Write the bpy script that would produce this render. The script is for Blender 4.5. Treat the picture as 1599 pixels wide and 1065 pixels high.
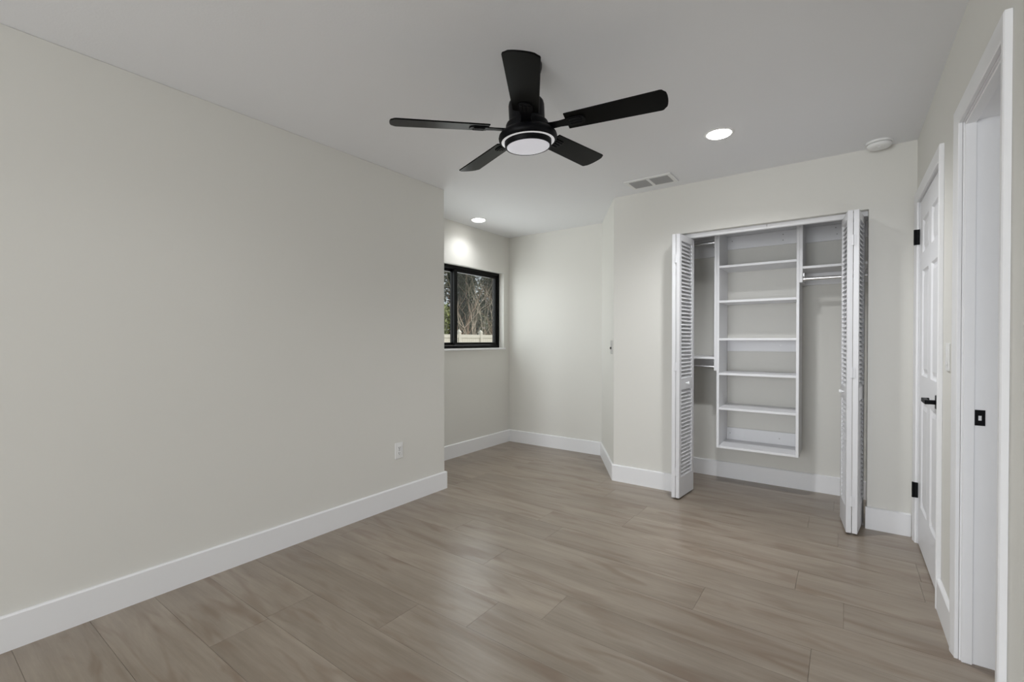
import bpy, bmesh, math, random
from mathutils import Vector, Matrix

for o in list(bpy.data.objects):
    bpy.data.objects.remove(o)
S = bpy.context.scene
COL = S.collection
PI = math.pi

# ------------------------------------------------------------------ camera
YAW, PITCH = 0.6247, -0.0090
FPX, CY, CAMH = 720.2, 537.65, 1.2135
cam_d = bpy.data.cameras.new('camera')
cam_d.sensor_fit = 'HORIZONTAL'
cam_d.sensor_width = 36.0
cam_d.lens = FPX / 1599.0 * 36.0
cam_d.shift_y = (CY - 532.5) / 1599.0
cam_d.clip_start = 0.02
cam = bpy.data.objects.new('camera', cam_d)
cam.location = (0, 0, CAMH)
cam.rotation_euler = (PI / 2 + PITCH, 0, YAW)
COL.objects.link(cam)
S.camera = cam

# ------------------------------------------------------------------ exposure
S.view_settings.view_transform = 'Standard'
S.view_settings.look = 'None'
S.view_settings.gamma = 1.0
S.view_settings.use_curve_mapping = False
S.view_settings.exposure = -0.04

# ------------------------------------------------------------------ world (bright hazy sky) and sun
world = bpy.data.worlds.new('sky')
S.world = world
world.use_nodes = True
wn = world.node_tree.nodes
wl = world.node_tree.links
wn.clear()
w_out = wn.new('ShaderNodeOutputWorld')
w_bg = wn.new('ShaderNodeBackground')
w_bg.inputs['Color'].default_value = (0.86, 0.93, 1.0, 1)
w_bg.inputs['Strength'].default_value = 0.8
wl.new(w_bg.outputs[0], w_out.inputs[0])

sun_d = bpy.data.lights.new('sun', 'SUN')
sun_d.energy = 2.4
sun_d.angle = math.radians(1.0)
sun_d.color = (1.0, 0.95, 0.87)
sun = bpy.data.objects.new('sun', sun_d)
sun.rotation_euler = (math.radians(50), 0, math.radians(115))
COL.objects.link(sun)


def area(name, loc, rot, sx, sy, power, color=(1, 1, 1), spread=180):
    d = bpy.data.lights.new(name, 'AREA')
    d.shape = 'RECTANGLE'
    d.size, d.size_y = sx, sy
    d.energy = power
    d.color = color
    d.spread = math.radians(spread)
    o = bpy.data.objects.new(name, d)
    o.location = loc
    o.rotation_euler = rot
    COL.objects.link(o)
    return o


# fill through an added, unseen rear window; daylight through the alcove window
area('rear_fill', (-1.15, -4.78, 1.17), (-PI / 2, 0, PI), 2.7, 2.15, 170, (0.965, 1.0, 1.045))
area('daylight_alcove_window', (-3.46, 3.60, 1.56), (PI / 2, 0, -PI / 2), 1.5, 0.84, 13.8, (0.97, 0.985, 1.015))
# unseen fill added in the next room, through the open doorway on the right
area('next_room_fill', (1.90, 2.0, 1.30), (PI / 2, 0, PI / 2), 2.0, 2.0, 9.3, (0.96, 1.0, 1.05))
LAMP_STRENGTH = 13.0         # glow of the recessed lamps' diffusers
LAMP_W = (107.0, 18.5, 18.0)   # light thrown by two recessed lamps and the added third
BEAM, BEAM_SOFT = 148, 0.85
FAN_LENS_STRENGTH = 0.26

# ------------------------------------------------------------------ room numbers (metres)
H = 2.44
XL, YL = -2.654, 2.7356            # left wall face, its end
XA, YA = -3.275, 4.4836            # alcove window wall, alcove back wall
YC, YCB, YCK = 3.75, 3.865, 4.415  # closet front wall (two faces), closet back wall
XR = 0.357                         # right wall face
AX1, AX2 = -2.0695, -1.6183        # angled wall, ends in x
YR = -4.6                          # rear wall face
JL, JR, HB = -1.115, 0.122, 2.055  # closet opening
BH, BT = 0.14, 0.015               # baseboard


# ------------------------------------------------------------------ materials
def nodes_of(name):
    m = bpy.data.materials.new(name)
    m.use_nodes = True
    nt = m.node_tree
    b = nt.nodes['Principled BSDF']
    return m, nt, b


def mat(name, col, rough=0.6, metal=0.0, spec=0.5, noise=0.0, nscale=20.0, bump=0.0, bscale=150.0, bdist=0.002):
    m, nt, b = nodes_of(name)
    b.inputs['Base Color'].default_value = (*col, 1)
    b.inputs['Roughness'].default_value = rough
    b.inputs['Metallic'].default_value = metal
    b.inputs['Specular IOR Level'].default_value = spec
    tc = nt.nodes.new('ShaderNodeTexCoord')
    if noise:
        n = nt.nodes.new('ShaderNodeTexNoise')
        n.inputs['Scale'].default_value = nscale
        n.inputs['Detail'].default_value = 3
        nt.links.new(tc.outputs['Object'], n.inputs['Vector'])
        r = nt.nodes.new('ShaderNodeMapRange')
        r.inputs['To Min'].default_value = 1 - noise
        r.inputs['To Max'].default_value = 1 + noise
        nt.links.new(n.outputs['Fac'], r.inputs['Value'])
        mx = nt.nodes.new('ShaderNodeVectorMath')
        mx.operation = 'SCALE'
        mx.inputs[0].default_value = col
        nt.links.new(r.outputs[0], mx.inputs['Scale'])
        nt.links.new(mx.outputs[0], b.inputs['Base Color'])
    if bump:
        n = nt.nodes.new('ShaderNodeTexNoise')
        n.inputs['Scale'].default_value = bscale
        n.inputs['Detail'].default_value = 2
        nt.links.new(tc.outputs['Object'], n.inputs['Vector'])
        bp = nt.nodes.new('ShaderNodeBump')
        bp.inputs['Strength'].default_value = bump
        bp.inputs['Distance'].default_value = bdist
        nt.links.new(n.outputs['Fac'], bp.inputs['Height'])
        nt.links.new(bp.outputs[0], b.inputs['Normal'])
    return m


def emit_mat(name, col, strength, base=(0.8, 0.8, 0.8), rough=0.4):
    m, nt, b = nodes_of(name)
    b.inputs['Base Color'].default_value = (*base, 1)
    b.inputs['Roughness'].default_value = rough
    b.inputs['Emission Color'].default_value = (*col, 1)
    b.inputs['Emission Strength'].default_value = strength
    return m


def floor_mat():
    m, nt, b = nodes_of('oak_vinyl_planks')
    N, L = nt.nodes, nt.links
    tc = N.new('ShaderNodeTexCoord')
    geo = N.new('ShaderNodeNewGeometry')
    # every plank is a mesh island: its random value shifts and tints the grain
    off = N.new('ShaderNodeVectorMath')
    off.operation = 'SCALE'
    off.inputs[0].default_value = (37.0, 91.0, 13.0)
    L.new(geo.outputs['Random Per Island'], off.inputs['Scale'])
    add = N.new('ShaderNodeVectorMath')
    L.new(tc.outputs['Object'], add.inputs[0])
    L.new(off.outputs[0], add.inputs[1])

    def grain(sx, sy, scale, detail, rough, dist=0.0):
        mp = N.new('ShaderNodeMapping')
        mp.inputs['Scale'].default_value = (sx, sy, 1)
        L.new(add.outputs[0], mp.inputs['Vector'])
        n = N.new('ShaderNodeTexNoise')
        n.inputs['Scale'].default_value = scale
        n.inputs['Detail'].default_value = detail
        n.inputs['Roughness'].default_value = rough
        n.inputs['Distortion'].default_value = dist
        L.new(mp.outputs[0], n.inputs['Vector'])
        return n

    n1 = grain(1.0, 5.0, 1.6, 4, 0.55, 0.6)      # broad cloudy figure
    n2 = grain(1.2, 26.0, 2.6, 5, 0.6, 0.3)      # long streaks
    n3 = grain(1.6, 9.0, 1.15, 2, 0.5, 1.2)      # sparse brown heart patches
    n4 = grain(6.0, 130.0, 3.0, 3, 0.6)          # fine pores
    r1 = N.new('ShaderNodeValToRGB')
    r1.color_ramp.elements[0].position = 0.28
    r1.color_ramp.elements[0].color = (0.243, 0.196, 0.150, 1)
    r1.color_ramp.elements[1].position = 0.72
    r1.color_ramp.elements[1].color = (0.345, 0.290, 0.232, 1)
    L.new(n1.outputs['Fac'], r1.inputs['Fac'])
    r2 = N.new('ShaderNodeMapRange')
    r2.inputs['From Min'].default_value = 0.25
    r2.inputs['From Max'].default_value = 0.75
    r2.inputs['To Min'].default_value = 0.88
    r2.inputs['To Max'].default_value = 1.10
    L.new(n2.outputs['Fac'], r2.inputs['Value'])
    r4 = N.new('ShaderNodeMapRange')
    r4.inputs['From Min'].default_value = 0.3
    r4.inputs['From Max'].default_value = 0.7
    r4.inputs['To Min'].default_value = 0.955
    r4.inputs['To Max'].default_value = 1.035
    L.new(n4.outputs['Fac'], r4.inputs['Value'])
    rp = N.new('ShaderNodeMapRange')
    rp.inputs['To Min'].default_value = 0.93
    rp.inputs['To Max'].default_value = 1.06
    L.new(geo.outputs['Random Per Island'], rp.inputs['Value'])
    m1 = N.new('ShaderNodeMath'); m1.operation = 'MULTIPLY'
    L.new(r2.outputs[0], m1.inputs[0]); L.new(r4.outputs[0], m1.inputs[1])
    m2 = N.new('ShaderNodeMath'); m2.operation = 'MULTIPLY'
    L.new(m1.outputs[0], m2.inputs[0]); L.new(rp.outputs[0], m2.inputs[1])
    sc = N.new('ShaderNodeVectorMath'); sc.operation = 'SCALE'
    L.new(r1.outputs[0], sc.inputs[0]); L.new(m2.outputs[0], sc.inputs['Scale'])
    r3 = N.new('ShaderNodeMapRange')
    r3.inputs['From Min'].default_value = 0.51
    r3.inputs['From Max'].default_value = 0.72
    r3.inputs['To Max'].default_value = 0.70
    L.new(n3.outputs['Fac'], r3.inputs['Value'])
    mx = N.new('ShaderNodeMix'); mx.data_type = 'RGBA'
    L.new(r3.outputs[0], mx.inputs[0])
    L.new(sc.outputs[0], mx.inputs[6])
    mx.inputs[7].default_value = (0.185, 0.128, 0.088, 1)
    L.new(mx.outputs[2], b.inputs['Base Color'])
    rr = N.new('ShaderNodeMapRange')
    rr.inputs['To Min'].default_value = 0.25
    rr.inputs['To Max'].default_value = 0.36
    L.new(n2.outputs['Fac'], rr.inputs['Value'])
    L.new(rr.outputs[0], b.inputs['Roughness'])
    bp = N.new('ShaderNodeBump')
    bp.inputs['Strength'].default_value = 0.12
    bp.inputs['Distance'].default_value = 0.001
    L.new(n2.outputs['Fac'], bp.inputs['Height'])
    L.new(bp.outputs[0], b.inputs['Normal'])
    b.inputs['Specular IOR Level'].default_value = 0.6
    return m


def glass_mat():
    m = bpy.data.materials.new('window_glass')
    m.use_nodes = True
    nt = m.node_tree
    nt.nodes.clear()
    out = nt.nodes.new('ShaderNodeOutputMaterial')
    t = nt.nodes.new('ShaderNodeBsdfTransparent')
    t.inputs['Color'].default_value = (0.93, 0.95, 0.94, 1)
    g = nt.nodes.new('ShaderNodeBsdfGlossy')
    g.inputs['Roughness'].default_value = 0.02
    lw = nt.nodes.new('ShaderNodeLayerWeight')
    pw = nt.nodes.new('ShaderNodeMath')
    pw.operation = 'POWER'
    pw.inputs[1].default_value = 4.0
    nt.links.new(lw.outputs['Facing'], pw.inputs[0])
    fr = nt.nodes.new('ShaderNodeMapRange')
    fr.inputs['To Min'].default_value = 0.04
    fr.inputs['To Max'].default_value = 0.75
    nt.links.new(pw.outputs[0], fr.inputs['Value'])
    mx = nt.nodes.new('ShaderNodeMixShader')
    nt.links.new(fr.outputs[0], mx.inputs[0])
    nt.links.new(t.outputs[0], mx.inputs[1])
    nt.links.new(g.outputs[0], mx.inputs[2])
    nt.links.new(mx.outputs[0], out.inputs[0])
    return m


def leaf_mat(name, c1, c2, trans=0.3):
    m, nt, b = nodes_of(name)
    geo = nt.nodes.new('ShaderNodeNewGeometry')
    r = nt.nodes.new('ShaderNodeValToRGB')
    r.color_ramp.elements[0].color = (*c1, 1)
    r.color_ramp.elements[1].color = (*c2, 1)
    nt.links.new(geo.outputs['Random Per Island'], r.inputs['Fac'])
    nt.links.new(r.outputs[0], b.inputs['Base Color'])
    b.inputs['Roughness'].default_value = 0.6
    return m


M = dict(
    wall=mat('cream_wall_paint', (0.740, 0.728, 0.685), 0.75, spec=0.25, noise=0.006, nscale=3, bump=0.10, bscale=220, bdist=0.001),
    ceil=mat('white_ceiling_paint', (0.85, 0.855, 0.87), 0.9, spec=0.15, noise=0.006, nscale=2, bump=0.22, bscale=120, bdist=0.0015),
    trim=mat('white_trim_enamel', (0.86, 0.86, 0.87), 0.38, spec=0.45, noise=0.004, nscale=8),
    door=mat('white_door_enamel', (0.84, 0.84, 0.86), 0.42, spec=0.45, noise=0.004, nscale=6, bump=0.03, bscale=260),
    bifold=mat('white_bifold_enamel', (0.75, 0.75, 0.765), 0.45, spec=0.4, noise=0.004, nscale=6),
    melamine=mat('white_melamine', (0.84, 0.84, 0.855), 0.42, spec=0.4, noise=0.004, nscale=9),
    plastic=mat('white_plastic', (0.84, 0.84, 0.83), 0.35, noise=0.003, nscale=30),
    slot=mat('dark_slot', (0.03, 0.03, 0.03), 0.6, noise=0.05, nscale=60),
    black=mat('matte_black_metal', (0.004, 0.004, 0.005), 0.45, spec=0.10, noise=0.08, nscale=40),
    blade=mat('black_fan_blade', (0.0035, 0.0035, 0.0033), 0.30, spec=0.05, noise=0.10, nscale=14, bump=0.03, bscale=90),
    frame=mat('black_window_aluminium', (0.003, 0.003, 0.003), 0.42, spec=0.12, noise=0.08, nscale=40),
    chrome=mat('chrome', (0.80, 0.80, 0.81), 0.26, metal=1.0, noise=0.02, nscale=30),
    steel=mat('brushed_steel', (0.42, 0.41, 0.40), 0.35, metal=0.9, noise=0.06, nscale=60),
    vent=mat('vent_grey_metal', (0.62, 0.62, 0.62), 0.5, noise=0.01, nscale=50),  # one even grey
    duct=mat('grey_duct', (0.42, 0.42, 0.42), 0.7, noise=0.02, nscale=30),
    sub=mat('dark_subfloor', (0.095, 0.075, 0.06), 0.9, noise=0.1, nscale=10),
    floor=floor_mat(),
    glass=glass_mat(),
    lamp=emit_mat('lamp_diffuser', (1.0, 0.985, 0.96), LAMP_STRENGTH),
    lens=emit_mat('frosted_fan_lens', (0.98, 0.98, 1.12), FAN_LENS_STRENGTH, base=(0.80, 0.80, 0.82), rough=0.3),
    ring=emit_mat('fan_light_ring', (0.98, 0.98, 1.0), 0.34, base=(0.82, 0.82, 0.83), rough=0.3),
    vinyl=mat('cream_vinyl_fence', (0.82, 0.755, 0.685), 0.5, noise=0.02, nscale=4),
    ground=mat('dry_lawn', (0.20, 0.19, 0.10), 0.95, noise=0.35, nscale=3),
    bark_pale=mat('pale_tan_bark', (0.66, 0.55, 0.44), 0.8, noise=0.25, nscale=12),
    bark_pink=mat('reddish_bark', (0.44, 0.30, 0.22), 0.8, noise=0.25, nscale=12),
    bark_dark=mat('dark_bark', (0.07, 0.055, 0.042), 0.9, noise=0.2, nscale=12),
    leaf_dark=leaf_mat('dark_evergreen_leaves', (0.020, 0.028, 0.013), (0.075, 0.085, 0.040)),
    leaf_lime=leaf_mat('yellow_green_leaves', (0.16, 0.19, 0.05), (0.42, 0.45, 0.17)),
    leaf_olive=leaf_mat('olive_leaves', (0.05, 0.06, 0.025), (0.15, 0.15, 0.08)),
    stucco=mat('exterior_stucco', (0.6, 0.57, 0.52), 0.9, noise=0.05, nscale=12),
)


# ------------------------------------------------------------------ mesh builder
class MB:
    def __init__(self):
        self.bm = bmesh.new()

    def box(self, x0, x1, y0, y1, z0, z1, mtx=None):
        g = bmesh.ops.create_cube(self.bm, size=1.0)
        m = Matrix.Translation(((x0 + x1) / 2, (y0 + y1) / 2, (z0 + z1) / 2)) @ Matrix.Diagonal((abs(x1 - x0), abs(y1 - y0), abs(z1 - z0), 1))
        if mtx is not None:
            m = mtx @ m
        bmesh.ops.transform(self.bm, matrix=m, verts=g['verts'])
        return self

    def bevbox(self, x0, x1, y0, y1, z0, z1, b=0.002, seg=2, mtx=None):
        t = bmesh.new()
        g = bmesh.ops.create_cube(t, size=1.0)
        bmesh.ops.transform(t, matrix=Matrix.Translation(((x0 + x1) / 2, (y0 + y1) / 2, (z0 + z1) / 2)) @ Matrix.Diagonal((abs(x1 - x0), abs(y1 - y0), abs(z1 - z0), 1)), verts=g['verts'])
        bmesh.ops.bevel(t, geom=list(t.edges), offset=b, segments=seg, affect='EDGES', profile=0.5)
        if mtx is not None:
            bmesh.ops.transform(t, matrix=mtx, verts=t.verts)
        self.add(t)
        return self

    def add(self, t):
        me = bpy.data.meshes.new('tmp')
        t.to_mesh(me)
        t.free()
        self.bm.from_mesh(me)
        bpy.data.meshes.remove(me)

    def cyl(self, p0, p1, r, seg=20, r2=None):
        p0, p1 = Vector(p0), Vector(p1)
        d = p1 - p0
        g = bmesh.ops.create_cone(self.bm, cap_ends=True, segments=seg, radius1=r, radius2=r if r2 is None else r2, depth=d.length)
        q = d.to_track_quat('Z', 'Y').to_matrix().to_4x4()
        bmesh.ops.transform(self.bm, matrix=Matrix.Translation((p0 + p1) / 2) @ q, verts=g['verts'])
        return self

    def lathe(self, prof, seg=48, center=(0, 0, 0), cap0=False, cap1=False):
        rings = []
        for r, z in prof:
            rings.append([self.bm.verts.new((center[0] + r * math.cos(2 * PI * i / seg), center[1] + r * math.sin(2 * PI * i / seg), center[2] + z)) for i in range(seg)])
        for a, b in zip(rings, rings[1:]):
            for i in range(seg):
                j = (i + 1) % seg
                self.bm.faces.new((a[i], a[j], b[j], b[i]))
        if cap0:
            self.bm.faces.new(rings[0][::-1])
        if cap1:
            self.bm.faces.new(rings[-1])
        return self

    def prism(self, pts, z0, z1, mtx=None):
        """pts in xy, extruded in z"""
        vs = []
        for z in (z0, z1):
            vs.append([self.bm.verts.new((p[0], p[1], z)) for p in pts])
        n = len(pts)
        f = [self.bm.faces.new(vs[0][::-1]), self.bm.faces.new(vs[1])]
        for i in range(n):
            j = (i + 1) % n
            self.bm.faces.new((vs[0][i], vs[0][j], vs[1][j], vs[1][i]))
        if mtx is not None:
            bmesh.ops.transform(self.bm, matrix=mtx, verts=vs[0] + vs[1])
        return self

    def tube(self, pts, radii, seg=5):
        rings = []
        n = len(pts)
        up = Vector((0.31, 0.77, 0.55)).normalized()
        for k in range(n):
            a = Vector(pts[max(k - 1, 0)])
            b = Vector(pts[min(k + 1, n - 1)])
            d = (b - a).normalized()
            s = d.cross(up)
            if s.length < 1e-3:
                s = d.cross(Vector((1, 0, 0)))
            s.normalize()
            t = s.cross(d)
            r = radii[k] if isinstance(radii, (list, tuple)) else radii
            rings.append([self.bm.verts.new(Vector(pts[k]) + (s * math.cos(2 * PI * i / seg) + t * math.sin(2 * PI * i / seg)) * r) for i in range(seg)])
        for a, b in zip(rings, rings[1:]):
            for i in range(seg):
                j = (i + 1) % seg
                self.bm.faces.new((a[i], a[j], b[j], b[i]))
        self.bm.faces.new(rings[0][::-1])
        self.bm.faces.new(rings[-1])
        return self

    def xform(self, m):
        bmesh.ops.transform(self.bm, matrix=m, verts=self.bm.verts)
        return self

    def build(self, name, m, parent=None, smooth=False, angle=40, bevel=0.0, bseg=2):
        bmesh.ops.recalc_face_normals(self.bm, faces=self.bm.faces)
        me = bpy.data.meshes.new(name)
        self.bm.to_mesh(me)
        self.bm.free()
        me.materials.append(M[m] if isinstance(m, str) else m)
        o = bpy.data.objects.new(name, me)
        COL.objects.link(o)
        if parent is not None:
            o.parent = parent
        if smooth:
            for p in me.polygons:
                p.use_smooth = True
            try:
                me.set_sharp_from_angle(angle=math.radians(angle))
            except Exception:
                pass
        if bevel:
            bv = o.modifiers.new('bevel', 'BEVEL')
            bv.width = bevel
            bv.segments = bseg
            bv.limit_method = 'ANGLE'
            bv.angle_limit = math.radians(40)
        return o


def B(*a):
    return MB().box(*a)


def thing(name, label, cat, loc=(0, 0, 0), rot=(0, 0, 0), group=None):
    o = bpy.data.objects.new(name, None)
    o.empty_display_size = 0.1
    o.location = loc
    o.rotation_euler = rot
    COL.objects.link(o)
    tag(o, label, cat, group)
    return o


def tag(o, label, cat, group=None, kind=None):
    o['label'] = label
    o['category'] = cat
    if group:
        o['group'] = group
    if kind:
        o['kind'] = kind
    return o


def struct(o, label, cat):
    o['kind'] = 'structure'
    o['label'] = label
    o['category'] = cat
    return o


def sempty(name, label, cat, loc=(0, 0, 0)):
    o = bpy.data.objects.new(name, None)
    o.location = loc
    o.empty_display_size = 0.1
    COL.objects.link(o)
    return struct(o, label, cat)


# ================================================================== SETTING
# ------------------------------------------------------------------ floor: 9 inch planks laid across the room
rng = random.Random(5)
fx0, fx1, fy0, fy1 = -3.42, 0.62, -4.72, 4.56
PW, PL, GAP = 0.23, 1.48, 0.0005
joints = {7: -1.583, 8: None, 9: -1.061, 10: -1.58, 11: -0.549, 5: -2.029}
base_y = 1.92 - 0.23 * 10
mb = MB()
row = 0
y = base_y
while y > fy0:
    y -= PW
    row -= 1
while y < fy1:
    j = joints.get(row)
    if j is None:
        j = rng.uniform(-PL, 0)
    xx = j
    while xx > fx0:
        xx -= PL
    while xx < fx1:
        a, b = max(xx, fx0) + GAP, min(xx + PL, fx1) - GAP
        c, d = max(y, fy0) + GAP, min(y + PW, fy1) - GAP
        if b - a > 0.01 and d - c > 0.01:
            mb.box(a, b, c, d, -0.008, 0.0)
        xx += PL
    y += PW
    row += 1
floor = struct(mb.build('floor', 'floor'), 'greige oak plank floor of the whole room', 'floor')
B(fx0, fx1, fy0, fy1, -0.10, -0.0082).build('subfloor', 'sub', floor)

# ------------------------------------------------------------------ ceiling
struct(B(-3.55, 2.0, -4.8, 4.6, H, H + 0.12).build('ceiling', 'ceil'), 'flat white ceiling', 'ceiling')

# ------------------------------------------------------------------ walls
struct(B(-3.42, XL, -4.72, YL, 0, H).build('wall_left', 'wall', bevel=0.004), 'long plain cream wall on the left', 'wall')

WY0, WY1, WZ0, WZ1 = 2.84, 4.374, 1.124, 2.003     # alcove window opening
WT = 0.16
mb = MB()
mb.box(XA - WT, XA, YL + 0.001, WY0, 0, H)
mb.box(XA - WT, XA, WY1, YA, 0, H)
mb.box(XA - WT, XA, WY0, WY1, 0, WZ0)
mb.box(XA - WT, XA, WY0, WY1, WZ1, H)
struct(mb.build('wall_alcove_window', 'wall'), 'alcove wall holding the black window', 'wall')
struct(B(XA - WT, AX1 + 0.12, YA, YA + 0.12, 0, H).build('wall_alcove_back', 'wall'), 'cream wall at the back of the alcove', 'wall')
# angled wall between the alcove back and the closet front
mb = MB()
mb.prism([(AX1, YA), (AX2, YC), (AX2 + 0.10, YC), (AX2 + 0.02, YC + 0.13), (AX1 + 0.13, YA + 0.03), (AX1 + 0.05, YA + 0.05)], 0, H)
struct(mb.build('wall_angled', 'wall'), 'narrow angled cream wall between alcove and closet', 'wall')
# closet front wall with its opening
mb = MB()
mb.box(AX2 + 0.1, JL, YC, YCB, 0, H)
mb.box(JR, XR, YC, YCB, 0, H)
mb.box(JL, JR, YC, YCB, HB, H)
struct(mb.build('wall_closet_front', 'wall'), 'cream wall around the open closet', 'wall')
struct(B(-1.60, XR, YCK, YCK + 0.1, 0, H).build('wall_closet_back', 'wall'), 'cream back wall inside the closet', 'wall')
struct(B(-1.60, -1.50, YCB, YCK, 0, H).build('wall_closet_side', 'wall'), 'cream side wall inside the closet', 'wall')
# right wall with two door openings
D2A, D2B, D1A, D1B, DH = 2.86, 3.642, 1.82, 2.402, 2.03
XRB = XR + 0.12
mb = MB()
mb.box(XR, XRB, -4.72, D1A - 0.02, 0, H)
mb.box(XR, XRB, D1B + 0.02, D2A - 0.02, 0, H)
mb.box(XR, XRB, D2B + 0.02, YCK + 0.1, 0, H)
mb.box(XR, XRB, D1A - 0.02, D1B + 0.02, DH + 0.02, H)
mb.box(XR, XRB, D2A - 0.02, D2B + 0.02, DH + 0.02, H)
struct(mb.build('wall_right', 'wall'), 'cream wall on the right with two white doorways', 'wall')
# rear wall (behind the camera) with a wide opening added to let light in
RW0, RW1, RZ0, RZ1 = -2.50, 0.20, 0.08, 2.25
mb = MB()
mb.box(XL, RW0, YR - 0.12, YR, 0, H)
mb.box(RW1, XR, YR - 0.12, YR, 0, H)
mb.box(RW0, RW1, YR - 0.12, YR, 0, RZ0)
mb.box(RW0, RW1, YR - 0.12, YR, RZ1, H)
struct(mb.build('wall_rear', 'wall'), 'cream wall behind the camera with a wide added window', 'wall')
# the small room behind the right-hand doorway
struct(B(1.95, 2.05, -0.5, 4.6, 0, H).build('wall_hall_side', 'wall'), 'far wall of the room beyond the doorway', 'wall')
struct(B(XRB, 1.95, 4.5, 4.6, 0, H).build('wall_hall_back', 'wall'), 'back wall of the room beyond the doorway', 'wall')
struct(B(XRB, 1.95, -0.5, -0.4, 0, H).build('wall_hall_front', 'wall'), 'front wall of the room beyond the doorway', 'wall')
struct(B(0.62, 1.95, -0.5, 4.5, -0.1, 0).build('floor_hall', 'floor'), 'floor of the room beyond the doorway', 'floor')


# ------------------------------------------------------------------ baseboards
def base(name, label, pts, side=1):
    """board along a polyline, on its left (side=1) or right; mitred; eased top edge"""
    prof = [(0.0, 0.0), (BT, 0.0), (BT, BH - 0.006), (BT - 0.005, BH - 0.001), (BT - 0.008, BH), (0.0, BH)]
    P = [Vector(p) for p in pts]
    n = len(P)
    bm = bmesh.new()
    rings = []
    for k in range(n):
        d0 = (P[k] - P[k - 1]).normalized() if k > 0 else None
        d1 = (P[k + 1] - P[k]).normalized() if k < n - 1 else None
        d0 = d0 or d1
        d1 = d1 or d0
        n0 = Vector((-d0.y, d0.x)) * side
        n1 = Vector((-d1.y, d1.x)) * side
        mt = (n0 + n1).normalized()
        mt = mt / max(mt.dot(n0), 0.2)
        rings.append([bm.verts.new((P[k].x + mt.x * t, P[k].y + mt.y * t, z)) for t, z in prof])
    m = len(prof)
    for a, b in zip(rings, rings[1:]):
        for i in range(m):
            j = (i + 1) % m
            bm.faces.new((a[i], a[j], b[j], b[i]))
    bm.faces.new(rings[0])
    bm.faces.new(rings[-1][::-1])
    w = MB()
    w.bm.free()
    w.bm = bm
    return struct(w.build(name, 'trim'), label, 'baseboard')


E_ = 0.0004
base('baseboard_left', 'white baseboard along the left wall and around its end', [(XL + E_, YR + 0.02), (XL + E_, YL + E_), (XA + 0.02, YL + E_)], side=-1)
base('baseboard_alcove', 'white baseboard running round the alcove to the closet', [(XA + E_, YL + 0.03), (XA + E_, YA - E_), (AX1 - 0.0002, YA - E_), (AX2 - 0.0003, YC - E_), (JL + 0.01, YC - E_)], side=-1)
base('baseboard_closet_right', 'short white baseboard right of the closet', [(JR - 0.008, YC - E_), (XR - 0.019, YC - E_)], side=-1)
base('baseboard_closet_inside', 'white baseboard inside the closet', [(-1.5 + E_, YCB + 0.02), (-1.5 + E_, YCK - E_), (XR - E_, YCK - E_), (XR - E_, YCB + 0.02)], side=-1)
base('baseboard_right', 'short white baseboard between the two doorways', [(XR - E_, 2.799), (XR - E_, 2.468)], side=-1)
base('baseboard_right_near', 'white baseboard nearest the camera on the right', [(XR - E_, 1.752), (XR - E_, YR + 0.02)], side=-1)


# ------------------------------------------------------------------ door casings
def casing(name, label, y0, y1, ztop):
    """moulded casing round an opening on the right wall (faces -x)"""
    prof = [(0.0, 0.0), (0.0, 0.010), (0.004, 0.012), (0.008, 0.011), (0.016, 0.0125), (0.034, 0.0165), (0.042, 0.018), (0.054, 0.018), (0.058, 0.015), (0.058, 0.0)]
    bm = bmesh.new()
    rings = []
    for k in range(4):
        ring = []
        for o, t in prof:
            yy = (y0 - o) if k < 2 else (y1 + o)
            zz = 0.0 if k in (0, 3) else ztop + o
            ring.append(bm.verts.new((XR - 0.0004 - t, yy, zz)))
        rings.append(ring)
    m = len(prof)
    for a, b in zip(rings, rings[1:]):
        for i in range(m):
            j = (i + 1) % m
            bm.faces.new((a[i], a[j], b[j], b[i]))
    bm.faces.new(rings[0])
    bm.faces.new(rings[-1][::-1])
    w = MB()
    w.bm.free()
    w.bm = bm
    return struct(w.build(name, 'trim', smooth=True, angle=25), label, 'door casing')


casing('trim_1', 'white casing round the open doorway nearest the camera', D1A + 0.006, D1B + 0.006, DH + 0.004)
casing('trim_2', 'white casing round the closed six-panel door', D2A - 0.004, D2B + 0.004, DH + 0.004)

# ------------------------------------------------------------------ door 1: open doorway with strike plate
d1 = sempty('door_1', 'open doorway nearest the camera with black strike plate', 'door', (XR, D1B, 0))


def at(parent, mb_):
    mb_.xform(Matrix.Translation(-Vector(parent.location)))
    return mb_


mb = MB()
mb.box(XR + 0.0005, XRB - 0.0005, D1B, D1B + 0.019, 0, DH + 0.019)
mb.box(XR + 0.0005, XRB - 0.0005, D1A - 0.019, D1A, 0, DH + 0.019)
mb.box(XR + 0.0005, XRB - 0.0005, D1A, D1B, DH, DH + 0.019)
at(d1, mb).build('jamb', 'trim', d1, bevel=0.001)
mb = MB()
mb.box(XR + 0.006, XR + 0.036, D1B - 0.010, D1B - 0.0003, 0, DH)
mb.box(XR + 0.006, XR + 0.036, D1A + 0.0003, D1A + 0.010, 0, DH)
mb.box(XR + 0.006, XR + 0.036, D1A + 0.0003, D1B - 0.0003, DH - 0.010, DH - 0.0003)
at(d1, mb).build('door_stop', 'trim', d1, bevel=0.0015)
SPZ, SX = 0.925, XR + 0.052
mb = MB()
y0_, y1_ = D1B - 0.0022, D1B - 0.0002
mb.box(SX - 0.014, SX + 0.014, y0_, y1_, SPZ + 0.008, SPZ + 0.029)
mb.box(SX - 0.014, SX + 0.014, y0_, y1_, SPZ - 0.029, SPZ - 0.010)
mb.box(SX - 0.014, SX - 0.0045, y0_, y1_, SPZ - 0.010, SPZ + 0.008)
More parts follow.
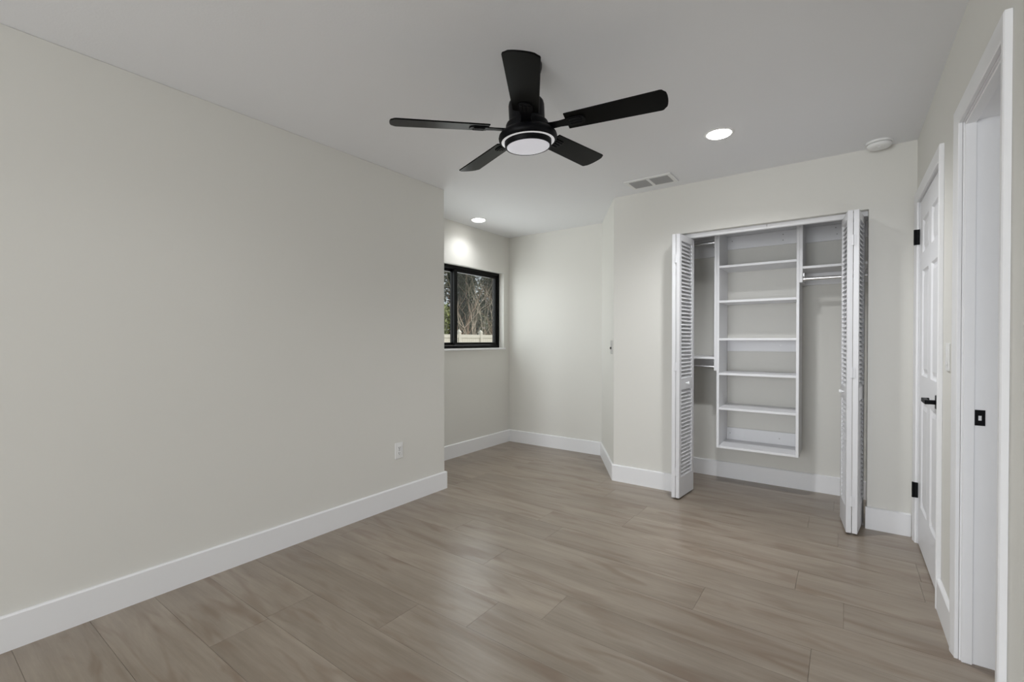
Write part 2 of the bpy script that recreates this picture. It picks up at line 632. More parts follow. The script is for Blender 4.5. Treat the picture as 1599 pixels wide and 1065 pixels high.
mb.box(SX + 0.0045, SX + 0.014, y0_, y1_, SPZ - 0.010, SPZ + 0.008)
sp = at(d1, mb).build('strike_plate', 'black', d1)
sp['label'] = 'black strike plate'
leaf = MB().bevbox(XRB + 0.004, XRB + 0.564, D1A - 0.045, D1A - 0.010, 0.012, DH - 0.004, b=0.002)
at(d1, leaf).build('door_leaf', 'door', d1)

# ------------------------------------------------------------------ door 2: closed six-panel door
d2 = sempty('door_2', 'closed white six-panel door with black lever handle', 'door', (XR, D2A, 0))
mb = MB()
mb.box(XR + 0.0005, XRB - 0.0005, D2B, D2B + 0.019, 0, DH + 0.019)
mb.box(XR + 0.0005, XRB - 0.0005, D2A - 0.019, D2A, 0, DH + 0.019)
mb.box(XR + 0.0005, XRB - 0.0005, D2A, D2B, DH, DH + 0.019)
at(d2, mb).build('jamb', 'trim', d2)
LF = XR + 0.004                 # front face of the leaf
la, lb = D2A + 0.003, D2B - 0.003
st = 0.105
mid = (la + lb) / 2
zs = [0.008, 0.245, 0.86, 1.01, 1.615, 1.715, 1.905, DH - 0.004]
mb = MB()
mb.box(LF, LF + 0.035, la, la + st, zs[0], zs[7])
mb.box(LF, LF + 0.035, lb - st, lb, zs[0], zs[7])
mb.box(LF, LF + 0.035, mid - 0.05, mid + 0.05, zs[0], zs[7])
for za, zb in ((zs[0], zs[1]), (zs[2], zs[3]), (zs[4], zs[5]), (zs[6], zs[7])):
    mb.box(LF + 0.00005, LF + 0.035, la + st, mid - 0.05, za, zb)
    mb.box(LF + 0.00005, LF + 0.035, mid + 0.05, lb - st, za, zb)
for ya_, yb_ in ((la + st, mid - 0.05), (mid + 0.05, lb - st)):
    for za, zb in ((zs[1], zs[2]), (zs[3], zs[4]), (zs[5], zs[6])):
        # moulded raised panel: ogee slope, flat groove, raised field
        loops = [(0.0, 0.0), (0.010, 0.009), (0.020, 0.010), (0.042, 0.003)]
        prev = None
        for ins, dep in loops:
            ring = [mb.bm.verts.new((LF + dep, yy, zz)) for yy, zz in ((ya_ + ins, za + ins), (yb_ - ins, za + ins), (yb_ - ins, zb - ins), (ya_ + ins, zb - ins))]
            if prev:
                for i in range(4):
                    j = (i + 1) % 4
                    mb.bm.faces.new((prev[i], prev[j], ring[j], ring[i]))
            prev = ring
        mb.bm.faces.new(prev)
        back = [mb.bm.verts.new((LF + 0.034, yy, zz)) for yy, zz in ((ya_, za), (yb_, za), (yb_, zb), (ya_, zb))]
        mb.bm.faces.new(back)
leaf2 = at(d2, mb).build('door_leaf', 'door', d2)
# lever handle
ly, lz = D2A + 0.082, 0.918
mb = MB()
mb.bevbox(LF - 0.009, LF - 0.0002, ly - 0.032, ly + 0.032, lz - 0.032, lz + 0.032, b=0.002)
ros = at(d2, mb).build('handle_rosette', 'black', d2)
mb = MB()
mb.cyl((LF - 0.009, ly, lz), (LF - 0.036, ly, lz), 0.0105, 20)
mb.bevbox(LF - 0.050, LF - 0.032, ly - 0.011, ly + 0.118, lz - 0.010, lz + 0.010, b=0.0025)
mb.bevbox(LF - 0.050, LF - 0.020, ly + 0.106, ly + 0.118, lz - 0.010, lz + 0.010, b=0.0025)
lev = at(d2, mb).build('lever_handle', 'black', d2)
lev['label'] = 'black lever handle'
for hz in (1.826, 0.318):
    mb = MB()
    mb.cyl((XR - 0.019, D2B + 0.002, hz - 0.045), (XR - 0.019, D2B + 0.002, hz + 0.045), 0.0065, 14)
    mb.box(XR - 0.019, XR + 0.003, D2B - 0.0015, D2B + 0.0035, hz - 0.045, hz + 0.045)
    mb.box(XR - 0.0215, XR - 0.0185, D2B + 0.002, D2B + 0.022, hz - 0.044, hz + 0.044)
    hg = at(d2, mb).build('hinge', 'black', d2, smooth=True)
    hg['label'] = 'black hinge'

# ------------------------------------------------------------------ window 1 (alcove slider)
w1 = sempty('window_1', 'black framed sliding window in the alcove', 'window', (XA, WY1, WZ0))
FX0, FX1 = XA - 0.145, XA - 0.066
fw = 0.034
mb = MB()
mb.box(FX0, FX1, WY0, WY0 + fw, WZ0, WZ1)
mb.box(FX0, FX1, WY1 - fw, WY1, WZ0, WZ1)
mb.box(FX0, FX1, WY0 + fw, WY1 - fw, WZ0, WZ0 + fw)
mb.box(FX0, FX1, WY0 + fw, WY1 - fw, WZ1 - fw, WZ1)
at(w1, mb).build('window_frame', 'frame', w1, bevel=0.002)
wm = (WY0 + WY1) / 2


def sash(y0, y1, x0, x1, side_l, side_r):
    m_ = MB()
    z0, z1 = WZ0 + fw + 0.001, WZ1 - fw - 0.001
    s = 0.030
    m_.box(x0, x1, y0, y0 + side_l, z0, z1)
    m_.box(x0, x1, y1 - side_r, y1, z0, z1)
    m_.box(x0, x1, y0 + side_l, y1 - side_r, z0, z0 + s)
    m_.box(x0, x1, y0 + side_l, y1 - side_r, z1 - s, z1)
    sh = at(w1, m_).build('window_sash', 'frame', w1, bevel=0.0015)
    g_ = MB().box((x0 + x1) / 2 - 0.002, (x0 + x1) / 2 + 0.002, y0 + side_l - 0.004, y1 - side_r + 0.004, z0 + s - 0.004, z1 - s + 0.004)
    at(w1, g_).build('pane', 'glass', sh)


sash(wm - 0.004, WY1 - fw - 0.001, XA - 0.100, XA - 0.074, 0.046, 0.030)
sash(WY0 + fw + 0.001, wm + 0.036, XA - 0.136, XA - 0.110, 0.030, 0.040)
mb = MB().bevbox(XA - 0.066, XA + 0.014, WY0 - 0.02, WY1 + 0.018, WZ0 - 0.020, WZ0 - 0.0005, b=0.003)
struct(mb.build('trim_3', 'trim'), 'white sill ledge under the alcove window', 'window sill')
# window added behind the camera to light the room
w2 = sempty('added_window', 'wide added window behind the camera, out of view', 'window', (RW0, YR - 0.06, RZ0))
mb = MB()
for a_, b_ in ((RW0, RW0 + 0.05), (RW1 - 0.05, RW1), ((RW0 + RW1) / 2 - 0.03, (RW0 + RW1) / 2 + 0.03)):
    mb.box(a_, b_, YR - 0.10, YR - 0.04, RZ0, RZ1)
mb.box(RW0, RW1, YR - 0.10, YR - 0.04, RZ0, RZ0 + 0.05)
mb.box(RW0, RW1, YR - 0.10, YR - 0.04, RZ1 - 0.05, RZ1)
at(w2, mb).build('window_frame', 'frame', w2)

# ================================================================== CEILING FAN
nrm = Vector((-0.0207, -0.0558, 1)).normalized()
qt = Vector((0, 0, 1)).rotation_difference(nrm)
ZB = 2.158
axis_pt = Vector((-1.1589, 1.7255, ZB))
top = axis_pt + nrm * ((H - ZB) / nrm.z)
fan = thing('ceiling_fan', 'black five-blade ceiling fan with round light in the middle of the ceiling', 'ceiling fan', top)
# the canopy sits flat on the ceiling; everything below hangs slightly off plumb
MB().lathe([(0.0005, 0), (0.078, 0), (0.078, -0.014), (0.074, -0.030), (0.060, -0.046), (0.036, -0.056), (0.018, -0.058), (0.0005, -0.058)], 48).build('canopy', 'black', fan, smooth=True)


def L_(z):            # world height at the axis -> local depth along the hanging axis
    return (z - H) / nrm.z


def hang(o):
    o.rotation_mode = 'QUATERNION'
    o.rotation_quaternion = qt
    return o


hang(MB().lathe([(0.0125, -0.045), (0.0125, L_(2.283))], 20, cap0=True, cap1=True).build('downrod', 'black', fan, smooth=True))
hs = [(0.0005, 2.292), (0.030, 2.292), (0.058, 2.289), (0.070, 2.284), (0.077, 2.275), (0.080, 2.262), (0.080, 2.196), (0.083, 2.190),
      (0.092, 2.184), (0.096, 2.176), (0.096, 2.152), (0.110, 2.149), (0.113, 2.147), (0.122, 2.140), (0.129, 2.131), (0.1315, 2.122), (0.130, 2.113),
      (0.126, 2.106), (0.121, 2.102), (0.119, 2.103), (0.119, 2.112), (0.0005, 2.112)]
hang(MB().lathe([(r, L_(z)) for r, z in hs], 64).build('motor_housing', 'black', fan, smooth=True, angle=35))
rg = hang(MB().lathe([(r, L_(z)) for r, z in ((0.1188, 2.111), (0.1188, 2.1035), (0.1075, 2.1015), (0.1045, 2.111))], 64).build('light_ring', 'ring', fan, smooth=True))
rg['label'] = 'white glowing ring'
hang(MB().lathe([(r, L_(z)) for r, z in ((0.1040, 2.111), (0.1050, 2.100), (0.1040, 2.084), (0.1010, 2.080), (0.0970, 2.0800), (0.0960, 2.084), (0.0960, 2.111))], 64).build('light_collar', 'black', fan, smooth=True))
ln = hang(MB().lathe([(r, L_(z)) for r, z in ((0.0958, 2.088), (0.0955, 2.0805), (0.080, 2.0775), (0.055, 2.0755), (0.028, 2.0745), (0.001, 2.0742))], 64).build('light_lens', 'lens', fan, smooth=True))
ln['label'] = 'round frosted white lens'

PHI, BP = 0.2401, -0.1885
zb_l = L_(ZB)


def blade_mesh():
    out = []
    r0, rc, rt, w0, w1 = 0.1794, 0.5837, 0.600, 0.0545, 0.0655
    out.append((r0, -w0))
    # tip corner rounded
    out += [(rc - 0.012, -w1 + 0.0004), (rc - 0.004, -w1 + 0.003), (rc + 0.001, -w1 + 0.010)]
    for k in range(1, 12):
        t = -1 + 2 * k / 12
        out.append((rc + (rt - rc) * math.sqrt(max(0, 1 - (t * 0.93) ** 2)) ** 1.0 * 1.0, t * (w1 - 0.012)))
    out += [(rc + 0.001, w1 - 0.010), (rc - 0.004, w1 - 0.003), (rc - 0.012, w1 - 0.0004)]
    out.append((r0, w0))
    m_ = MB()
    m_.prism(out, -0.003, 0.003)
    return m_


def bracket_mesh():
    m_ = MB()
    # neck from the motor, twisting down to the blade, then a paddle with three ribs
    neck = [(0.090, -0.026), (0.120, -0.022), (0.150, -0.0205), (0.178, -0.024), (0.200, -0.0285)]
    pts = [(x, y) for x, y in neck] + [(0.245, -0.0285), (0.258, -0.020), (0.263, -0.008), (0.263, 0.008), (0.258, 0.020), (0.245, 0.0285)] + [(x, -y) for x, y in reversed(neck)]
    m_.prism(pts, -0.0075, -0.0032)
    for yy in (-0.016, 0, 0.016):
        m_.bevbox(0.196, 0.247, yy - 0.0052, yy + 0.0052, -0.0115, -0.0070, b=0.002, seg=2)
    return m_


bl0 = br0 = None
for k in range(5):
    t = PHI + k * 2 * PI / 5
    mtx = qt.to_matrix().to_4x4() @ Matrix.Translation((0, 0, zb_l)) @ Matrix.Rotation(t, 4, 'Z') @ Matrix.Rotation(BP, 4, 'X')
    if k == 0:
        bl0 = blade_mesh().build('blade', 'blade', fan, bevel=0.0015)
        br0 = bracket_mesh().build('blade_bracket', 'black', bl0, bevel=0.0008)
        b_ = bl0
    else:
        b_ = bl0.copy()
        COL.objects.link(b_)
        b_.parent = fan
        c_ = br0.copy()
        COL.objects.link(c_)
        c_.parent = b_
    b_.rotation_mode = 'QUATERNION'
    b_.location = mtx.to_translation()
    b_.rotation_quaternion = mtx.to_quaternion()


# ================================================================== CEILING FITTINGS
def downlight(x, y, label, watts):
    t = thing('recessed_light', label, 'ceiling light', (x, y, H), group='recessed ceiling lights')
    MB().lathe([(0.066, 0.0), (0.066, -0.004), (0.070, -0.0055), (0.080, -0.004), (0.0845, -0.0008), (0.0845, 0.0)], 48).build('trim_ring', 'plastic', t, smooth=True)
    MB().lathe([(0.0655, -0.001), (0.0655, -0.006), (0.062, -0.0095), (0.052, -0.0118), (0.030, -0.0132), (0.0005, -0.0138)], 48).build('diffuser', 'lamp', t, smooth=True)
    d = bpy.data.lights.new('lamp_beam', 'SPOT')
    d.energy = watts
    d.spot_size = math.radians(BEAM)
    d.spot_blend = BEAM_SOFT
    d.shadow_soft_size = 0.06
    d.color = (0.985, 1.0, 1.02)
    o = bpy.data.objects.new('lamp_beam', d)
    o.location = (0, 0, -0.018)
    o.parent = t
    COL.objects.link(o)
    return t


downlight(-0.611, 2.948, 'lit round recessed light on the ceiling in front of the closet', LAMP_W[0])
downlight(-3.030, 3.620, 'lit round recessed light on the alcove ceiling above the window', LAMP_W[1])
downlight(-1.500, 0.70, 'added fill light on the ceiling nearest the left wall, out of the frame', LAMP_W[2])  # unseen lamp added to brighten the near half of the room

# air vent
VX0, VX1, VY0, VY1 = -1.398, -1.040, 3.415, 3.630
vt = thing('air_vent', 'white rectangular ceiling vent with two grey grilles near closet wall', 'vent', ((VX0 + VX1) / 2, (VY0 + VY1) / 2, H))
mb = MB()
vz0, vz1 = -0.008, 0.0
hx, hy = (VX1 - VX0) / 2, (VY1 - VY0) / 2
mb.box(-hx, hx, -hy, -hy + 0.030, vz0, vz1)
mb.box(-hx, hx, hy - 0.030, hy, vz0, vz1)
mb.box(-hx, -hx + 0.030, -hy + 0.030, hy - 0.030, vz0, vz1)
mb.box(hx - 0.030, hx, -hy + 0.030, hy - 0.030, vz0, vz1)
mb.box(-0.013, 0.013, -hy + 0.030, hy - 0.030, vz0, vz1)
mb.build('vent_frame', 'plastic', vt, bevel=0.002)
for sx in (-1, 1):
    cx = sx * (hx - 0.030 + 0.013) / 2
    wd = (hx - 0.030 - 0.013) / 2
    mb = MB()
    n = 11
    for i in range(n):
        yy = -hy + 0.036 + (2 * hy - 0.072) * i / (n - 1)
        mb.box(cx - wd, cx + wd, -0.0008, 0.0008, -0.0065, 0.0065, mtx=Matrix.Translation((0, yy, -0.0062)) @ Matrix.Rotation(math.radians(48), 4, 'X'))
    mb.box(cx - wd, cx + wd, -hy + 0.03, hy - 0.03, -0.0008, 0.0)
    gr = mb.build('grille', 'duct', vt)
    gr['label'] = 'grey slatted grille'

# smoke detector
sd = thing('smoke_detector', 'round white smoke detector on the ceiling near the right corner', 'smoke detector', (0.168, 3.655, H))
MB().lathe([(0.069, 0.0), (0.069, -0.010), (0.066, -0.013), (0.0005, -0.013)], 40).build('detector_base', 'plastic', sd, smooth=True)
MB().lathe([(0.060, -0.0135), (0.062, -0.017), (0.061, -0.027), (0.055, -0.034), (0.040, -0.037), (0.0005, -0.038)], 40).build('detector_cover', 'plastic', sd, smooth=True)
MB().lathe([(0.0605, -0.0132), (0.0605, -0.0172)], 40).build('vent_gap', 'slot', sd)
MB().cyl((0.0, -0.020, -0.036), (0.0, -0.020, -0.0405), 0.009, 18).build('test_button', 'plastic', sd, smooth=True)

# ================================================================== WALL PLATES
# outlet on left wall (faces +x)
ol = thing('wall_outlet', 'white duplex power outlet low on the left wall', 'outlet', (XL, 2.257, 0.403))
MB().bevbox(0.0002, 0.0055, -0.036, 0.036, -0.058, 0.058, b=0.002).build('cover_plate', 'plastic', ol)
for sz in (-1, 1):
    sk = MB().bevbox(0.0050, 0.0075, -0.0165, 0.0165, sz * 0.0195 - 0.014, sz * 0.0195 + 0.014, b=0.0012).build('socket', 'plastic', ol)
    m_ = MB()
    m_.box(0.0073, 0.0077, -0.0075, -0.0050, sz * 0.0195 - 0.002, sz * 0.0195 + 0.007)
    m_.box(0.0073, 0.0077, 0.0050, 0.0075, sz * 0.0195 - 0.002, sz * 0.0195 + 0.006)
    m_.cyl((0.0073, 0, sz * 0.0195 - 0.007), (0.0077, 0, sz * 0.0195 - 0.007), 0.0028, 12)
    m_.build('slots', 'slot', sk)
MB().cyl((0.005, 0, 0), (0.0068, 0, 0), 0.003, 12).build('screw', 'steel', ol)
# switch on the right wall between the doorways (faces -x)
sw = thing('light_switch', 'white rocker light switch on wall between the right-hand doorways', 'light switch', (XR, 2.655, 1.142))
MB().bevbox(-0.0058, -0.0002, -0.036, 0.036, -0.058, 0.058, b=0.002).build('cover_plate', 'plastic', sw)
MB().bevbox(-0.0085, -0.0050, -0.0165, 0.0165, -0.033, 0.033, b=0.0012, mtx=Matrix.Rotation(math.radians(2), 4, 'Y')).build('rocker', 'plastic', sw)
# metal plate on the angled wall
dA = Vector((AX2 - AX1, YC - YA, 0)).normalized()
nA = Vector((dA.y, -dA.x, 0))          # into the room
if nA.x > 0:
    nA = -nA
pA = Vector((AX1, YA, 0)) + dA * ((Vector((AX2, YC, 0)) - Vector((AX1, YA, 0))).length * 0.865)
sm = thing('light_switch', 'grey metal switch plate on the narrow angled wall', 'light switch', (pA.x, pA.y, 1.151))
rotA = Matrix((( -dA.x, nA.x, 0, 0), (-dA.y, nA.y, 0, 0), (0, 0, 1, 0), (0, 0, 0, 1)))
rotA = Matrix.Translation((0, 0, 0)) @ rotA
MB().bevbox(-0.036, 0.036, 0.0002, 0.0065, -0.060, 0.060, b=0.002, mtx=rotA).build('cover_plate', 'steel', sm)
MB().bevbox(-0.005, 0.005, 0.006, 0.017, -0.018, 0.002, b=0.0015, mtx=rotA).build('toggle', 'slot', sm)

# ================================================================== CLOSET FITTINGS
UF = 4.080     # front of the shelving
UB = YCK - 0.001
tower = thing('closet_shelf_tower', 'white open shelf tower hung in the middle of the closet', 'closet shelving', (-0.57, UB, 0.325))


def panel(x0, x1, z0, z1, par, name='side_panel'):
    return at(par, MB().box(x0, x1, UF, UB, z0, z1)).build(name, 'melamine', par, bevel=0.0012)


TX0, TX1, T = -0.8575, -0.2775, 0.0195
panel(TX0, TX0 + T, 0.325, 2.135, tower)
panel(TX1 - T, TX1, 0.325, 2.135, tower)
for k, zt in enumerate((2.135, 1.825, 1.539, 1.230, 0.945, 0.660, 0.344)):
    at(tower, MB().box(TX0 + T + 0.0003, TX1 - T - 0.0003, UF + (0.0 if 0 < k else 0.004), UB, zt - 0.0185, zt)).build('shelf', 'melamine', tower, bevel=0.0012)


def rail(par, x0, x1, z0, z1, screws):
    r = at(par, MB().box(x0, x1, UB - 0.016, UB, z0, z1)).build('hang_rail', 'melamine', par, bevel=0.001)
    for sx, sz in screws:
        s_ = at(par, MB().cyl((sx, UB - 0.0185, sz), (sx, UB - 0.0155, sz), 0.0045, 10))
        s_ = s_.build('screw', 'steel', r)


rail(tower, TX0 + T + 0.0005, TX1 - T - 0.0005, 2.004, 2.116, [(-0.415, 2.085), (-0.415, 2.038), (-0.80, 2.075)])
rail(tower, TX0 + T + 0.0005, TX1 - T - 0.0005, 1.118, 1.211, [(-0.43, 1.175)])
rail(tower, TX0 + T + 0.0005, TX1 - T - 0.0005, 0.3445, 0.449, [(-0.435, 0.395), (-0.81, 0.40)])

leftu = thing('closet_hanging_bay', 'white double-hang closet bay with two rods left of the shelf tower', 'closet shelving', (-1.18, UB, 0.962))
panel(TX0 - 0.0005 - 0.0195, TX0 - 0.0005, 0.962, 2.135, leftu)
LX0, LX1 = -1.498, TX0 - 0.0205
for zt in (2.135, 1.075):
    at(leftu, MB().box(LX0, LX1, UF, UB, zt - 0.0185, zt)).build('shelf', 'melamine', leftu, bevel=0.0012)
rail(leftu, LX0, LX1, 1.955, 2.116, [(-0.95, 2.04)])
rail(leftu, LX0, LX1, 0.965, 1.056, [(-0.95, 1.01)])


def rod(par, x0, x1, yy, zz, ends):
    r = at(par, MB().cyl((x0, yy, zz), (x1, yy, zz), 0.0135, 20)).build('hanging_rod', 'chrome', par, smooth=True)
    r['label'] = 'chrome hanging rod'
    for e, s in ends:
        c_ = MB()
        c_.cyl((e, yy, zz), (e + s * 0.012, yy, zz), 0.022, 20)
        c_.box(min(e, e + s * 0.006), max(e, e + s * 0.006), yy - 0.010, yy + 0.010, zz, zz + 0.045)
        at(par, c_).build('rod_socket', 'chrome', r, smooth=True)


rod(leftu, LX0, LX1 - 0.001, 4.13, 2.030, [(LX1 - 0.0005, -1)])
rod(leftu, LX0, LX1 - 0.001, 4.13, 0.992, [(LX1 - 0.0005, -1)])

rightu = thing('closet_hanging_bay', 'white long-hang closet bay with one rod right of the shelf tower', 'closet shelving', (0.05, UB, 1.647))
panel(TX1 + 0.0005, TX1 + 0.0200, 1.647, 2.135, rightu)
RX0, RX1 = TX1 + 0.0205, XR - 0.002
for zt in (2.135, 1.767):
    at(rightu, MB().box(RX0, RX1, UF, UB, zt - 0.0185, zt)).build('shelf', 'melamine', rightu, bevel=0.0012)
rail(rightu, RX0, RX1, 1.995, 2.116, [(-0.060, 2.090), (-0.052, 2.040)])
rail(rightu, RX0, RX1, 1.654, 1.748, [])
rod(rightu, RX0 + 0.001, RX1, 4.13, 1.676, [(RX0 + 0.0005, 1)])

# bifold track under the closet header
trk = thing('bifold_track', 'white two-piece bifold track under the closet header', 'door track', ((JL + JR) / 2, 3.81, HB))
seam_x = -0.462
for xa_, xb_ in ((JL + 0.002, seam_x - 0.0015), (seam_x + 0.0015, JR - 0.002)):
    mb = MB()
    mb.box(xa_, xb_, 3.794, 3.797, 2.022, 2.046)
    mb.box(xa_, xb_, 3.823, 3.826, 2.022, 2.046)
    mb.box(xa_, xb_, 3.797, 3.823, 2.0435, 2.046)
    mb.box(xa_, xb_, 3.802, 3.818, 2.046, HB - 0.0003)
    at(trk, mb).build('track_rail', 'trim', trk)

LW, LT, LH, LZ = 0.298, 0.0275, 2.006, 0.013


def leaf_frame():
    m_ = MB()
    s = 0.040
    h_ = LT / 2
    m_.box(0, s, -h_, h_, 0, LH)
    m_.box(LW - s, LW, -h_, h_, 0, LH)
    for za, zb in ((0, 0.155), (0.820, 0.905), (LH - 0.050, LH)):
        m_.box(s, LW - s, -h_, h_, za, zb)
    return m_


def leaf_louvers():
    m_ = MB()
    s = 0.040
    for za, zb in ((0.155, 0.820), (0.905, LH - 0.050)):
        n = int(round((zb - za) / 0.0288))
        for i in range(n):
            zz = za + (i + 0.5) * (zb - za) / n
            m_.box(s - 0.002, LW - s + 0.002, -0.0178, 0.0178, -0.003, 0.003, mtx=Matrix.Translation((0, 0, zz)) @ Matrix.Rotation(math.radians(52), 4, 'X'))
    return m_


def leaf_mtx(front, direction, outer_sign):
    """front: xy of outer front corner; direction: unit xy pointing back; leaf body lies on the far side from outer_sign"""
    d = Vector((direction[0], direction[1], 0)).normalized()
    nrm_ = Vector((d.y, -d.x, 0)) * outer_sign       # outward (room-facing when shut)
    org = Vector((front[0], front[1], LZ)) - nrm_ * (LT / 2)
    # local x -> d ; local y -> -nrm (keeps louvres sloping down to the room side)
    yv = -nrm_
    m_ = Matrix(((d.x, yv.x, 0, org.x), (d.y, yv.y, 0, org.y), (0, 0, 1, org.z), (0, 0, 0, 1)))
    return m_


fr_proto = lv_proto = None


def bifold(label, leaves, hinge_xy, knob_leaf, pivot):
    global fr_proto, lv_proto
    root = thing('bifold_door', label, 'closet door', (hinge_xy[0], hinge_xy[1], LZ))
    for k, (front, dr, sgn) in enumerate(leaves):
        m_ = Matrix.Translation((-hinge_xy[0], -hinge_xy[1], -LZ)) @ leaf_mtx(front, dr, sgn)
        f_ = leaf_frame().xform(m_).build('door_leaf', 'bifold', root, bevel=0.0015)
        leaf_louvers().xform(m_).build('louvers', 'bifold', f_)
        if k == knob_leaf:
            kb = MB().lathe([(0.006, 0.0), (0.006, -0.010), (0.0105, -0.014), (0.0125, -0.020), (0.0105, -0.026), (0.0005, -0.0275)], 20)
            kb.xform(m_ @ Matrix.Translation((LW * 0.46, -LT / 2, 0.868)) @ Matrix.Rotation(-PI / 2, 4, 'X'))
            # knob axis points outward from the room-facing side
            kb.build('knob', 'trim', f_, smooth=True)
    for hz in (0.20, 1.00, 1.82):
        MB().box(-0.013, 0.013, -0.0014, -0.0002, hz - 0.032, hz + 0.032).cyl((0, -0.002, hz - 0.032), (0, -0.002, hz + 0.032), 0.0026, 10).build('hinge', 'bifold', root)
    mb_ = MB()
    px_, py_ = pivot[0] - hinge_xy[0], pivot[1] - hinge_xy[1]
    mb_.cyl((px_, py_, -LZ + 0.0005), (px_, py_, 0.004), 0.005, 10)
    mb_.box(px_ - 0.016, px_ + 0.016, py_ - 0.012, py_ + 0.012, -LZ + 0.0003, -LZ + 0.004)
    mb_.build('pivot', 'steel', root)
    return root


a6 = math.radians(5.6)
bifold('folded white louvered bifold door at the left side of the closet',
       [((-1.0115, 3.566), (math.sin(a6), math.cos(a6)), 1), ((-1.0685, 3.566), (-math.sin(a6), math.cos(a6)), -1)],
       (-1.040, 3.5665), 0, (-1.086, 3.826))
a7, a8 = math.radians(6.2), math.radians(7.4)
bifold('folded white louvered bifold door at the right side of the closet',
       [((0.0125, 3.549), (-math.sin(a7), math.cos(a7)), -1), ((0.0695, 3.549), (math.sin(a8), math.cos(a8)), 1)],
       (0.041, 3.5495), 0, (0.092, 3.812))

# ================================================================== OUTSIDE
struct(B(-60, 60, -60, 60, -0.30, -0.12).build('ground', 'ground'), 'dry lawn outside the window', 'ground')
XF = -12.0
fn = thing('vinyl_fence', 'cream vinyl fence with capped posts outside the alcove window', 'fence', (XF, 13.2, -0.12))
p1, p2 = 13.17, 14.455
sp_ = p2 - p1
FT = 1.432
for k in range(-3, 5):
    yy = p1 + k * sp_
    mb = MB()
    mb.box(XF - 0.06, XF + 0.06, yy - 0.06, yy + 0.06, -0.12, FT + 0.07)
    mb.box(XF - 0.075, XF + 0.075, yy - 0.075, yy + 0.075, FT + 0.07, FT + 0.10)
    v = [mb.bm.verts.new((XF + a * 0.07, yy + b * 0.07, FT + 0.10)) for a, b in ((-1, -1), (1, -1), (1, 1), (-1, 1))]
    ap = mb.bm.verts.new((XF, yy, FT + 0.21))
    for i in range(4):
        mb.bm.faces.new((v[i], v[(i + 1) % 4], ap))
    at(fn, mb).build('post', 'vinyl', fn)
    if k < 4:
        mb = MB()
        mb.box(XF - 0.035, XF + 0.035, yy + 0.062, yy + sp_ - 0.062, FT - 0.13, FT)
        mb.box(XF - 0.035, XF + 0.035, yy + 0.062, yy + sp_ - 0.062, -0.05, 0.08)
        nb = 9
        for i in range(nb):
            a = yy + 0.064 + i * (sp_ - 0.128) / nb
            mb.box(XF - 0.012, XF + 0.012, a + 0.002, a + (sp_ - 0.128) / nb - 0.002, 0.08, FT - 0.13)
        at(fn, mb).build('panel', 'vinyl', fn)


def bare_shrub(name, label, x, y, h, spread, n, m, seed, group):
    r = random.Random(seed)
    mb_ = MB()

    def grow(p, d, ln, rad, depth):
        pts, rr = [p.copy()], [rad]
        q = p.copy()
        dd = d.copy()
        steps = 5
        for s in range(steps):
            dd = (dd + Vector((r.uniform(-.16, .16), r.uniform(-.16, .16), r.uniform(-.03, .12)))).normalized()
            q = q + dd * ln / steps
            pts.append(q.copy())
            rr.append(rad * (1 - 0.75 * (s + 1) / steps))
        mb_.tube(pts, rr, 4)
        if depth > 0:
            for _ in range(r.choice((2, 3, 4))):
                i = r.randint(1, steps)
                nd = (dd * 0.6 + Vector((r.uniform(-.5, .5), r.uniform(-.85, .85), r.uniform(.0, .6)))).normalized()
                grow(pts[i], nd, ln * r.uniform(.35, .6), rr[i] * 0.75 + 0.002, depth - 1)

    for i in range(n):
        a = r.uniform(-1, 1)
        d = Vector((r.uniform(-.35, .35), a * spread, 1)).normalized()
        grow(Vector((r.uniform(-.25, .25), r.uniform(-.4, .4), 0)), d, h * r.uniform(.6, .95), r.uniform(.018, .034), 2)
    o = mb_.build(name, m)
    o.location = (x, y, -0.12)
    return tag(o, label, 'shrub', group)


GS = 'leafless shrubs behind the fence'
bare_shrub('bare_shrub', 'pale leafless shrub behind the left fence post in the window', -13.2, 15.45, 3.7, 0.22, 8, 'bark_pale', 3, GS)
bare_shrub('bare_shrub', 'pale leafless shrub near the right edge of the window view', -13.2, 17.4, 3.6, 0.26, 8, 'bark_pale', 11, GS)
bare_shrub('bare_shrub', 'reddish leafless shrub further back, middle of the window view', -15.4, 17.3, 3.8, 0.24, 10, 'bark_pink', 7, GS)
bare_shrub('bare_shrub', 'reddish leafless shrub further back, right side of the window view', -15.4, 19.9, 3.8, 0.24, 10, 'bark_pink', 23, GS)


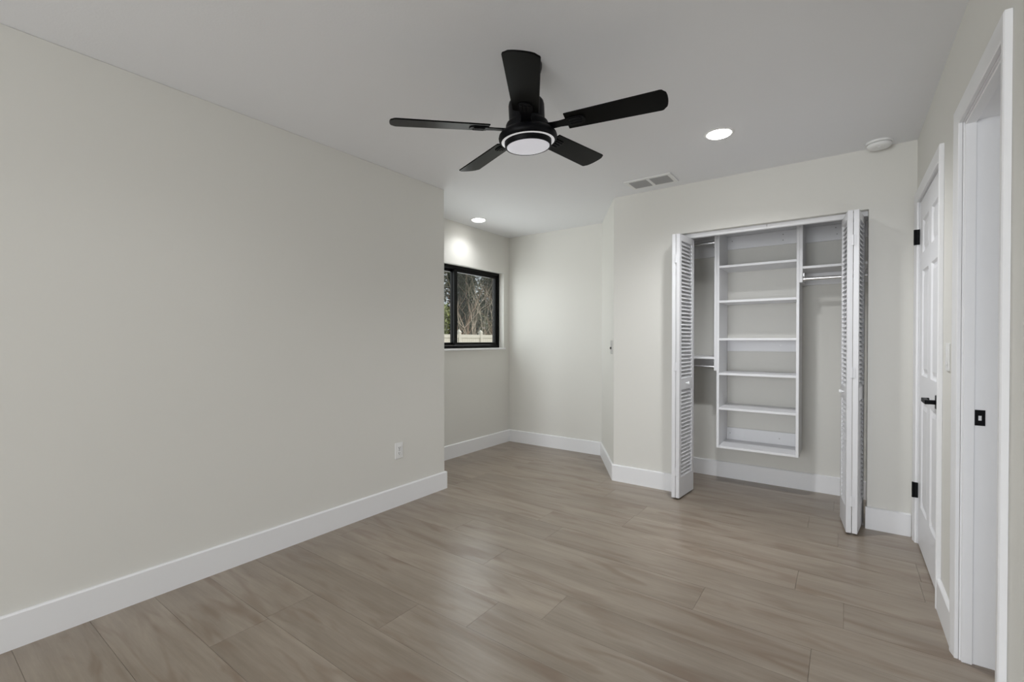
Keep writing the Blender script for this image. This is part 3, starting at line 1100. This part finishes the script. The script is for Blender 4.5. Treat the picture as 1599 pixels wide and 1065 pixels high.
def leafy(name, label, x, y, h, rx, ry, nleaf, size, m, seed, z0=0.3, cat='tree', group=None):
    r = random.Random(seed)
    t = thing(name, label, cat, (x, y, -0.12), group=group)
    tr = MB()
    for i in range(4):
        q = Vector((r.uniform(-.1, .1), r.uniform(-.1, .1), 0))
        pts = [q.copy()]
        for s in range(4):
            q = q + Vector((r.uniform(-.2, .2) * rx, r.uniform(-.2, .2) * ry, h * 0.22))
            pts.append(q.copy())
        tr.tube(pts, [0.07, 0.055, 0.04, 0.028, 0.012], 5)
    tr.build('trunk', 'bark_dark', t)
    lf = MB()
    blobs = [(Vector((r.uniform(-.6, .6) * rx, r.uniform(-.75, .75) * ry, r.uniform(z0 / h + 0.1, .92) * h)), r.uniform(.28, .5)) for _ in range(16)]
    for i in range(nleaf):
        c, br = r.choice(blobs)
        dv = Vector((r.gauss(0, 1), r.gauss(0, 1), r.gauss(0, 1))).normalized() * (r.random() ** 0.4)
        p = c + Vector((dv.x * br * rx * 1.3, dv.y * br * ry * 1.3, dv.z * br * h * 0.42))
        if p.z < z0 * 0.5:
            continue
        a = Vector((r.gauss(0, 1), r.gauss(0, 1), r.gauss(0, .7))).normalized()
        b = a.cross(Vector((r.gauss(0, 1), r.gauss(0, 1), r.gauss(0, 1)))).normalized()
        s = size * r.uniform(.6, 1.3)
        vs = [lf.bm.verts.new(p + a * s), lf.bm.verts.new(p + b * s * .38), lf.bm.verts.new(p - a * s), lf.bm.verts.new(p - b * s * .38)]
        lf.bm.faces.new(vs)
    lf.build('foliage', m, t)
    return t


GT = 'dark trees behind the shrubs'
leafy('evergreen_tree', 'dark evergreen tree at the back, left side of the window view', -19.5, 18.4, 7.2, 1.3, 1.25, 5200, 0.16, 'leaf_dark', 4, group=GT)
leafy('evergreen_tree', 'dark evergreen tree at the back, middle of the window view', -19.5, 21.8, 7.2, 1.3, 1.25, 5200, 0.16, 'leaf_dark', 2, group=GT)
leafy('evergreen_tree', 'dark evergreen tree at the back, right side of the window view', -19.5, 25.2, 7.0, 1.3, 1.25, 5200, 0.16, 'leaf_dark', 1, group=GT)
leafy('leafy_shrub', 'yellow green leafy shrub in the left pane of the window', -13.5, 13.35, 5.0, 0.5, 0.5, 5200, 0.085, 'leaf_lime', 5, cat='shrub')
leafy('leafy_shrub', 'low olive shrub behind the fence at the right edge of the window', -17.4, 22.1, 3.3, 0.6, 1.0, 2600, 0.13, 'leaf_olive', 8, z0=0.2, cat='shrub')
GR = 'dark trees in the back row'
leafy('evergreen_tree', 'dark evergreen in the back row behind the shrubs, left of the view', -23.8, 23.4, 8.0, 1.5, 1.45, 4200, 0.22, 'leaf_dark', 9, group=GR)
leafy('evergreen_tree', 'dark evergreen in the back row behind the shrubs, middle of the view', -23.8, 27.2, 8.0, 1.5, 1.45, 4200, 0.22, 'leaf_dark', 12, group=GR)
leafy('evergreen_tree', 'dark evergreen in the back row behind the shrubs, right of the view', -23.8, 31.0, 8.0, 1.5, 1.45, 4200, 0.22, 'leaf_olive', 15, group=GR)
